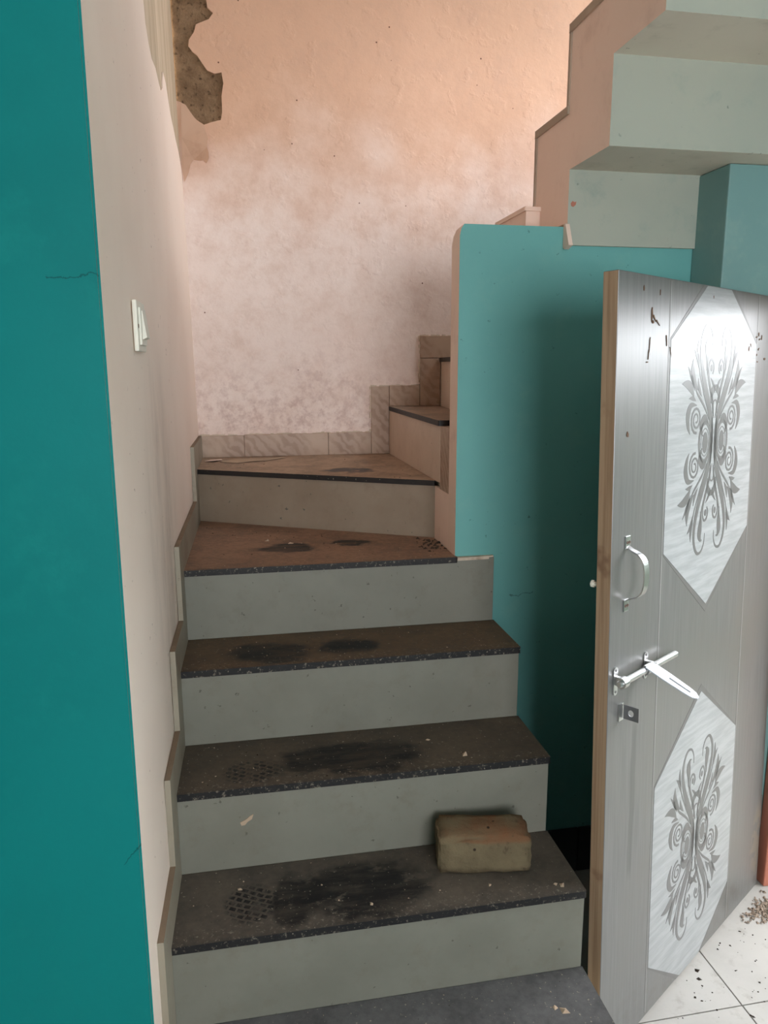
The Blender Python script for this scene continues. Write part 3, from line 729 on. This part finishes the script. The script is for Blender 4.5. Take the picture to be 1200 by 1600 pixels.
# hasp: tapered slotted plate standing out from the rod
hp = MB()
B0 = Vector((.135, -.021, .957)); B1 = Vector((.150, -.128, .905)); dv = (B1-B0); L = dv.length; dv.normalize()
sd = (Vector((1, 0, 0))-dv*dv.x).normalized(); nv = dv.cross(sd)
def hpt(t, s_, h): return B0+dv*(t*L)+sd*s_*1.6+nv*h
WH = 1.6
outl = [(0,-.012),(0,.012),(.3,.0125),(.78,.0105),(.92,.008),(1.,.002),(1.,-.002),(.92,-.008),(.78,-.0105),(.3,-.0125)]
inner = [(.42,-.0022),(.42,.0022),(.84,.0022),(.84,-.0022)]
strips = [([(0,-.012),(0,.012),(.3,.0125),(.42,.0122),(.42,-.0122),(.3,-.0125)]), ([(.42,.0022),(.42,.0122),(.78,.0105),(.84,.0096),(.84,.0022)]), ([(.42,-.0122),(.42,-.0022),(.84,-.0022),(.84,-.0096),(.78,-.0105)]), ([(.84,-.0096),(.84,.0096),(.92,.008),(1.,.002),(1.,-.002),(.92,-.008)])]
for sp in strips:
    k = len(sp); v = [hpt(t, s_, .0012) for t, s_ in sp]+[hpt(t, s_, -.0012) for t, s_ in sp]
    hp.add(v, [tuple(range(k)), tuple(range(2*k-1, k-1, -1))]+[(i, (i+1) % k, k+(i+1) % k, k+i) for i in range(k)])
ho = hp.build('hasp', M['zinc'], bt)
mb = MB(); mb.tube([(.121, -.02, .947), (.149, -.02, .947)], .0105, 14); mb.build('hasp_sleeve', M['steel'], ho)
# staple for the padlock below the bolt
sb = empty('padlock_staple'); sb.parent = door
box('base_plate', (.044, .064, -.0025, 0, .846, .886), M['steel'], sb, bevel=.001)
mb = MB(); hole = [(-.022+.0065*math.cos(2*PI*k/16), .866+.0075*math.sin(2*PI*k/16)) for k in range(16)]
sq = []
for k in range(16):
    c, s_ = math.cos(2*PI*k/16), math.sin(2*PI*k/16); mx = max(abs(c), abs(s_)); sq.append((-.022+.018*c/mx, .866+.016*s_/mx))
v = [(.060, p[0], p[1]) for p in hole]+[(.060, p[0], p[1]) for p in sq]+[(.0624, p[0], p[1]) for p in hole]+[(.0624, p[0], p[1]) for p in sq]
f = []
for k in range(16):
    j = (k+1) % 16; f += [(k, j, 16+j, 16+k), (32+j, 32+k, 48+k, 48+j), (16+k, 16+j, 48+j, 48+k), (j, k, 32+k, 32+j)]
mb.add(v, f); mb.build('eye_plate', M['steeldk'], sb)
# glue marks near the top of the door
mb = MB()
def fleck(u, v_, w_, h_, a=0):
    pts = [(u+(math.cos(t)*w_*math.cos(a)-math.sin(t)*h_*math.sin(a))*random.uniform(.6, 1.2), v_+(math.cos(t)*w_*math.sin(a)+math.sin(t)*h_*math.cos(a))*random.uniform(.6, 1.2)) for t in [2*PI*k/7 for k in range(7)]]
    mb.prism(pts, XZ, -.0014, .0002)
for u, v_, w_, h_, a in ((.137,1.715,.0028,.016,0),(.15,1.706,.012,.0022,-.7),(.165,1.698,.012,.0018,-.5),(.142,1.70,.006,.004,0),(.131,1.655,.001,.02,-.1),(.127,1.63,.001,.012,-.1),(.123,1.617,.005,.0015,0),(.205,1.665,.0012,.014,.15),(.225,1.64,.0008,.014,.3),
    (.662,1.664,.003,.006,.3),(.652,1.655,.004,.007,-.2),(.70,1.685,.007,.002,.2),(.712,1.692,.003,.006,0),(.72,1.68,.006,.002,.3),(.733,1.684,.002,.007,0),(.716,1.655,.005,.002,.8),(.705,1.64,.002,.004,0),(.712,1.622,.005,.002,0),(.76,1.63,.006,.003,0),
    (.10,1.765,.002,.006,0),(.17,1.762,.001,.007,0),(.43,1.768,.002,.004,0),(.05,1.47,.005,.006,0)):
    fleck(u, v_, w_, h_, a)
mb.build('glue_marks', M['scuff'], door)
mb = MB(); mb.tube([(.01, .034, 1.155), (.01, .044, 1.155)], .005, 8); mb.tube([(.01, .044, 1.155), (.01, .050, 1.155)], .008, 8); mb.build('bump_stop', M['switch'], door)
for z in (.25, .9, 1.55):
    mb = MB(); mb.tube([(DW+.004, .006, z-.05), (DW+.004, .006, z+.05)], .006, 10); mb.build('hinge', M['steeldk'], door)

# ------------------------------------------------------------------ light switch
sy0, sy1, sz0, sz1 = .118, .232, 1.369, 1.462
sx = wl(.175, 1.41)
sw = empty('light_switch', (0, 0, 0)); tag(sw, 'cream plastic light switch on the peach stair wall', 'light switch')
box('wall_plate', (sx+.0002, sx+.009, sy0, sy1, sz0, sz1), M['switch'], sw, bevel=.003)
box('switch_module', (sx+.008, sx+.013, sy0+.018, sy1-.018, sz0+.012, sz1-.012), M['switch'], sw, bevel=.0015)
prism('rocker', [(sx+.012, sz0+.022), (sx+.0205, sz0+.026), (sx+.0145, sz1-.018), (sx+.012, sz1-.018)], lambda p, a: (p[0], a, p[1]), .150, .200, M['switch'], sw, bevel=.001)
mb = MB(); mb.tube([(sx+.0075, sy0+.009, 1.415), (sx+.0098, sy0+.009, 1.415)], .004, 8); mb.build('screw', M['screw'], sw)

# ------------------------------------------------------------------ brick on the first tread
bm = bmesh.new(); bmesh.ops.create_cube(bm, size=1)
for v in bm.verts: v.co = Vector((v.co.x*.212, v.co.y*.092, v.co.z*.094))
bmesh.ops.bevel(bm, geom=list(bm.edges), offset=.006, segments=2, affect='EDGES')
bmesh.ops.subdivide_edges(bm, edges=[e for e in bm.edges if e.calc_length() > .03], cuts=6, use_grid_fill=True)
rb = random.Random(3)
for v in bm.verts:
    c = v.co.copy(); k = (abs(c.x) > .09)+(abs(c.y) > .036)+(abs(c.z) > .036)
    v.co += Vector((rb.uniform(-1, 1), rb.uniform(-1, 1), rb.uniform(-1, 1)))*(.0008+.0009*k)
    k2 = max(0., min(1., (c.z+.01)/.055))*max(0., min(1., (-c.y+.015)/.06)); v.co.z -= .011*k2*k2; v.co.y += .008*k2*k2
    if c.z < -.035: v.co.z = max(v.co.z, -.047)
    if c.x > .07: v.co.z -= .006*max(0., (c.x-.07)/.036)*max(0., c.z/.047)
me = bpy.data.meshes.new('brick'); 
bmesh.ops.triangulate(bm, faces=[f for f in bm.faces if len(f.verts) > 4])
for f in bm.faces: f.smooth = True
bm.to_mesh(me); bm.free(); me.materials.append(M['brick'])
bo = link(bpy.data.objects.new('brick', me)); bo.location = (.708, .142, H[1]+.0475); bo.rotation_euler = (0, 0, -.17)
tag(bo, 'worn brown brick lying on the second lowest visible tread', 'brick')

# ------------------------------------------------------------------ scraps and crumbs
def scrap(name, pts, z, lift, mat):
    k = len(pts); v = [(x, y, z+.0006+random.uniform(0, lift)) for x, y in pts]; v += [(a, b, c+.0012) for a, b, c in v]
    return make(name, v, [tuple(range(k)), tuple(range(2*k-1, k-1, -1))]+[(i, (i+1) % k, k+(i+1) % k, k+i) for i in range(k)], mat)
s1 = scrap('paint_scrap', [(.10,1.52),(.17,1.47),(.23,1.50),(.28,1.52),(.36,1.60),(.30,1.605),(.22,1.60),(.16,1.575)], Z5, .003, M['chip'])
tag(s1, 'long pale sheet of fallen paint on the top winder tread by the skirting', 'paint scrap', 'fallen paint scraps')
s2 = scrap('paint_scrap', [(.05,1.54),(.085,1.52),(.115,1.56),(.11,1.60),(.07,1.59)], Z5, .006, M['pinkwash'])
tag(s2, 'small curled paint flake in the corner of the top winder tread', 'paint scrap', 'fallen paint scraps')
def crumb(mb, x, y, z, r, m=0):
    d = [Vector((random.uniform(-1, 1), random.uniform(-1, 1), 0)).normalized()*r*random.uniform(.6, 1.3) for _ in range(1)]
    a0 = random.uniform(0, 6.28); pts = []
    for k in range(4):
        t = a0+k*PI/2+random.uniform(-.4, .4); rr = r*random.uniform(.5, 1.2); pts.append((x+rr*math.cos(t), y+rr*math.sin(t), z))
    pts.append((x+random.uniform(-.3, .3)*r, y+random.uniform(-.3, .3)*r, z+r*random.uniform(.4, .8)))
    mb.add(pts, [(0,1,4),(1,2,4),(2,3,4),(3,0,4),(3,2,1,0)], m)
mb = MB()
for k in range(5):
    ya, yb = (k-1)*G+.012, k*G-.006
    if k == 4: ya, yb = .68, .90
    for i in range(34):
        crumb(mb, random.uniform(.03, .77 if k == 4 else .88), ya+(yb-ya)*random.random()**1.2, H[k], random.choice((.0012, .0016, .002, .0028)), random.choice((0, 0, 1)))
for i in range(60):
    x = random.uniform(.06, .5); crumb(mb, x, 1.30-x*.5+random.uniform(-.18, 0)-.02, H[4], random.choice((.0012, .002, .003)), random.choice((0, 1, 1)))
for i in range(70): crumb(mb, min(.782, random.gauss(.755, .02)), random.gauss(.83, .04), H[4], random.uniform(.002, .008), 1)
for i in range(40):
    x = random.uniform(.06, .76); crumb(mb, x, random.uniform(1.36-x*.55, 1.64), Z5, random.uniform(.0015, .003), random.choice((0, 1)))
for (x, y, z, r) in ((.70,.06,H[1],.007),(.845,.035,H[1],.006),(.857,.03,H[1],.009),(.15,.15,H[1],.006),(.43,.05,H[1],.006),(.70,.27,H[2],.012),(.63,.36,H[2],.006),(.33,.93,H[4],.010),(.26,.98,H[4],.007),(.815,-.10,H[0],.012),(.80,-.09,H[0],.009)):
    crumb(mb, x, y, z, r, 0)
tag(mb.build('plaster_crumbs', [M['chip'], M['soil']]), 'plaster and soil crumbs strewn over the stair treads', 'debris', kind='stuff')
mb = MB()
for i in range(260):
    x = random.uniform(1.1, 1.78); y = random.uniform(-.1, .45)
    lim = (x-.97)*.645                              # keep to the near side of the door foot
    if y > lim-.02: continue
    crumb(mb, x, y, ZF+.0006, random.choice((.0015, .002, .003, .0045)), 0)
crumb(mb, 1.355, .222, ZF+.0006, .010); crumb(mb, 1.345, .195, ZF+.0006, .008)
tag(mb.build('soil_crumbs', [M['soil']]), 'dark soil crumbs on the ivory floor in front of the door', 'debris', kind='stuff')
mb = MB()
for i in range(220):
    t = random.gauss(0, 1); x = 1.69+t*.035; y = .395+random.gauss(0, 1)*.02+t*.012
    if y > (x-.97)*.645-.02 : continue
    crumb(mb, x, y, ZF+.0006+random.uniform(0, .004), random.uniform(.003, .008), 0)
tag(mb.build('sweepings', [M['straw']]), 'small heap of tan sweepings by the door hinge', 'debris', kind='stuff')
